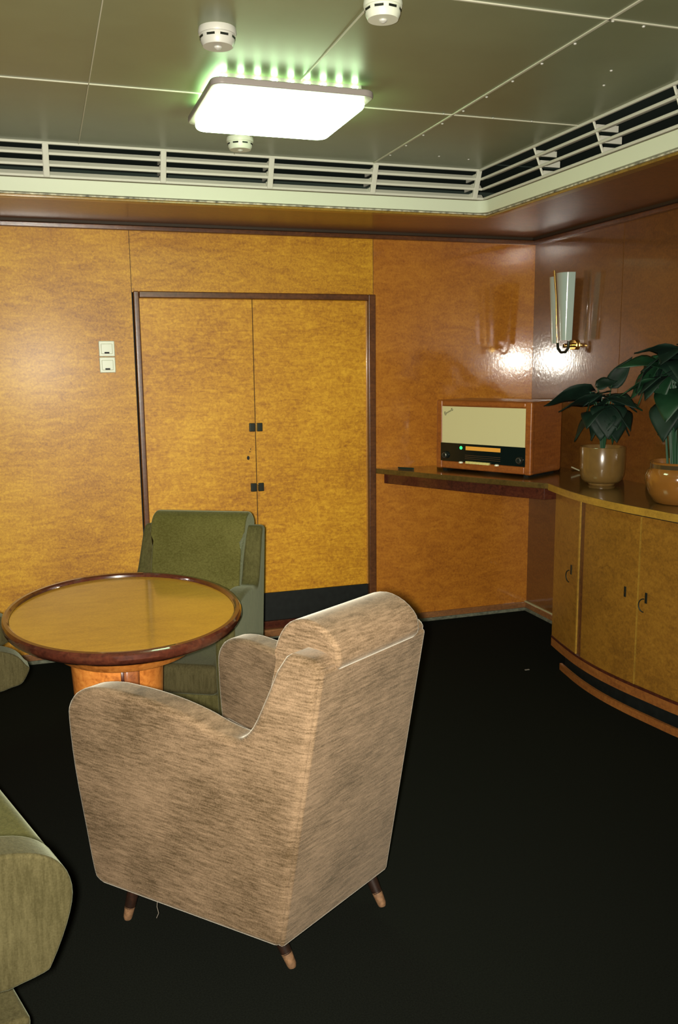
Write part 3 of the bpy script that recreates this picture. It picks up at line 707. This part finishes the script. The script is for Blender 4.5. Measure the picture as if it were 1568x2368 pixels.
# ------------------------------------------------------------------ round table
TX, TY, TZ = -2.6832, -1.7509, .75
RX, RY = .4140, .5423
tb = empty('round_table', (TX, TY, 0), 'low round table with golden glossy top, raised dark rim and burl pedestal', 'table')
sy = RY/RX
MB().lathe([(.001, TZ-.014), (RX-.026, TZ-.014), (RX-.026, TZ-.03), (.001, TZ-.03)], seg=96, sy=sy, cap=False).build('table_top', M['table_veneer'], tb, smooth=True)
MB().lathe([(RX-.026, TZ-.020), (RX-.024, TZ-.006), (RX-.017, TZ-.0), (RX-.006, TZ-.001), (RX, TZ-.008), (RX+.001, TZ-.022), (RX-.006, TZ-.036), (RX-.022, TZ-.048), (RX-.05, TZ-.052), (RX-.05, TZ-.034), (RX-.026, TZ-.030)], seg=96, sy=sy, cap=False).build('rim', M['mahogany'], tb, smooth=True)
MB().lathe([(.001, TZ-.142), (.238, TZ-.145), (.249, TZ-.139), (.290, TZ-.050), (.001, TZ-.045)], seg=64, sy=1.25, cap=False).build('apron', M['burl'], tb, smooth=True)
# pedestal: tapering round column with inlaid strips
levels = [(.168, TZ-.142), (.162, .50), (.150, .25), (.138, .04)]
ped = MB().lathe([(r, z) for r, z in levels], (-.03, .02, 0), seg=56).build('pedestal', M['burl'], tb, smooth=True)
def inlay(a0, a1, name, mat, out=.0015):
    b = MB(); vs = []; n_ = 5
    for r, z in levels:
        for k_ in range(n_): a = a0+(a1-a0)*k_/(n_-1); vs.append((-.03+(r+out)*math.cos(a), .02+(r+out)*math.sin(a), z))
    fs = [(l_*n_+k_, l_*n_+k_+1, (l_+1)*n_+k_+1, (l_+1)*n_+k_) for l_ in range(3) for k_ in range(n_-1)]
    o = b.add(vs, fs).build(name, mat, ped, smooth=True); q = o.modifiers.new('s', 'SOLIDIFY'); q.thickness = .002; return o
inlay(-1.585, -1.515, 'dark_strip', M['mahogany']); inlay(-1.515, -1.18, 'plain_panel', wood('plain_panel_wood', (.16,.05,.018), (.26,.085,.025), (.34,.12,.03), streak=(20,20,3)), .001)
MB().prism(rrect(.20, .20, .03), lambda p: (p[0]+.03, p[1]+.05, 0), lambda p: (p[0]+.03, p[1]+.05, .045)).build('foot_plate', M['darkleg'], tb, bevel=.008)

# ------------------------------------------------------------------ armchairs
W0, SL, TL = .2155, .1375, .0102
PROF_REAR = [(-.005, .150), (-.140, .920), (-.128, .938), (-.060, .944), (-.044, .935)]
PROF_ARM = [(-.017, .895), (.020, .812), (.058, .735), (.092, .698), (.125, .690), (.185, .700), (.250, .718), (.330, .732), (.410, .739), (.480, .740), (.545, .738), (.610, .725), (.652, .703), (.678, .668), (.686, .620), (.676, .470), (.650, .300), (.628, .165), (.612, .138), (.590, .130)]
PROF_PAD = PROF_ARM[:-6]+[(.686, .620), (.672, .560), (.642, .490), (.625, .474), (.560, .462), (.535, .45), (.530, .30), (.520, .100)]
PROF_PAD2 = PROF_ARM[:-6]+[(.688, .655), (.672, .62), (.655, .600), (.622, .59), (.560, .575), (.32, .55), (.20, .40), (.18, .100)]
def vout(u_, z): return W0+SL*u_+TL*(z-.14)
def side_panel(par, side, mat, prof, th=.088):
    pts = [(a, c_) for a, c_ in PROF_REAR]+[(p.x, p.y) for p in catmull([(a, c_, 0) for a, c_ in prof], 3)]
    b = MB()
    # local x = right, y = forward, so left side (side=+1) is at x=-v
    b.prism(pts, lambda p: (-side*vout(p[0], p[1]), p[0], p[1]), lambda p: (-side*(vout(p[0], p[1])-th), p[0], p[1]))
    return b.build('side_panel', mat, par, bevel=.020, seg=4, angle=50)
def make_chair(loc, fwd_deg, label, mats, scale=1.0, prof=PROF_ARM, w0=.2155, sl=.1375, far=0.0, near=0.0, cush=None, ub=.60):
    global W0, SL
    W0, SL = w0, sl
    out, inn, seat = mats
    c_ = empty('armchair', (loc[0], loc[1], 0), label, 'armchair', rz=math.radians(fwd_deg-90), group=None)
    c_.scale = (scale, scale, scale)
    side_panel(c_, 1, out, prof); side_panel(c_, -1, out, prof)
    # rear panel between and behind the sides
    b = MB(); zs = [.150, .35, .55, .75, .915]
    vs = []
    for z in zs:
        u_ = -.005-(z-.15)/(.77)*.135
        for s_ in (-1, 1): vs += [(s_*(vout(u_, z)-.004), u_-.006, z), (s_*(vout(u_, z)-.02), u_+.05, z)]
    fs = []
    for i in range(len(zs)-1):
        a = 4*i; fs += [(a, a+2, a+6, a+4), (a+1, a+5, a+7, a+3), (a, a+4, a+5, a+1), (a+2, a+3, a+7, a+6)]
    fs += [(0, 1, 3, 2), (4*len(zs)-4, 4*len(zs)-2, 4*len(zs)-1, 4*len(zs)-3)]
    b.add(vs, fs); b.build('back_panel', out, c_, bevel=.012, seg=3)
    # inner back cushion with the rolled head rest
    hwid = W0-.088+.006
    prof_c = [(p.x, p.y) for p in catmull([(.19, .40, 0), (.150, .52, 0), (.115, .66, 0), (.085, .78, 0), (.058, .88, 0), (.035, .95, 0), (.0, .995, 0), (-.055, 1.012, 0), (-.110, .998, 0), (-.150, .962, 0), (-.156, .915, 0)], 3)]+[(-.115, .88), (-.03, .40)]
    b = MB()
    def xw(p): return hwid+.004*(p[1]-.4)+(.018 if p[1] > .90 else .004)
    b.prism(prof_c, lambda p: (-xw(p), p[0], p[1]), lambda p: (xw(p), p[0], p[1])); b.build('back_cushion', inn, c_, bevel=.022, seg=5, angle=50)
    # seat box and cushion
    b = MB()
    def xs(u_): return vout(u_, .3)-.084
    b.add([(-xs(.02), .02, .15), (xs(.02), .02, .15), (xs(.60), ub, .15), (-xs(.60), ub, .15), (-xs(.02), .02, .33), (xs(.02), .02, .33), (xs(.62), ub+.02, .33), (-xs(.62), ub+.02, .33)],
          [(0,3,2,1), (4,5,6,7), (0,1,5,4), (1,2,6,5), (2,3,7,6), (3,0,4,7)]); b.build('seat_base', out, c_, bevel=.012)
    b = MB()
    if cush: b.box((-cush[0], .14, .36), (cush[1], cush[2], .468)); b.build('seat_cushion', seat, c_, bevel=.035, seg=5)
    else: b.add([(-xs(.14), .14, .33), (xs(.14), .14, .33), (xs(.64)+.0, .645-near, .33), (-xs(.64), .645+far, .33), (-xs(.14), .14, .445), (xs(.14), .14, .445), (xs(.64), .64-near, .465), (-xs(.64), .64+far, .465)],
          [(0,3,2,1), (4,5,6,7), (0,1,5,4), (1,2,6,5), (2,3,7,6), (3,0,4,7)]).build('seat_cushion', seat, c_, bevel=.035, seg=5)
    for (x, y, sx, sy_) in ((-.215, .545, -.03, .02), (.215, .545, .03, .02), (-W0+.10, .135, .018, -.075), (W0+.02, .115, .004, -.085)):
        # round tapered leg raked outward, with a worn bare foot
        lg = MB().tube([(x, y, .16), (x+sx*.8, y+sy_*.8, .037)], [.022, .0152], 14).build('leg', M['darkleg'], c_, smooth=True)
        MB().tube([(x+sx*.78, y+sy_*.78, .040), (x+sx*.98, y+sy_*.98, .008), (x+sx, y+sy_, .0)], [.0154, .0130, .0105], 14).build('worn_foot', M['wornleg'], lg, smooth=True)
    return c_
hero = make_chair((-2.2430, -2.8250), 122.6, 'large taupe velour armchair seen from behind, nearest to the camera', (M['fab_taupe'], M['fab_taupe'], M['fab_taupe']), w0=.225)
hero.scale = (1.035, 1.03, .992)
MB().tube([(-.265, .40, .150), (-.267, .402, .12), (-.264, .40, .10), (-.268, .405, .085)], .0009, 5).build('loose_thread', M['thread'], hero)
make_chair((-2.275, -.975), 242, 'olive green armchair with tall back cushion standing between the table and the double door', (M['fab_olive3'], M['fab_olive'], M['fab_olive2']), scale=.93, w0=.30, sl=.09)
make_chair((-3.741, -3.003), 19, 'wide olive armchair cut off by the lower left edge, only its arm showing', (M['fab_olive2'], M['fab_olive2'], M['fab_olive']), prof=PROF_PAD, w0=.45, cush=(.45, .16, .80))
make_chair((-3.680, -1.70), 7, 'dark olive armchair at the left edge behind the table rim, only an arm corner showing', (M['fab_olive2'], M['fab_olive2'], M['fab_olive2']), scale=.93, prof=PROF_PAD2, near=.3, far=-.3, ub=.30)

lint = MB().box((-.60, -1.02, .001), (-.575, -1.012, .004)).build('lint_scrap', plain('grey_lint', (.16,.14,.12), .9))
tag(lint, 'tiny pale scrap lying on the dark carpet in front of the corner', 'scrap')
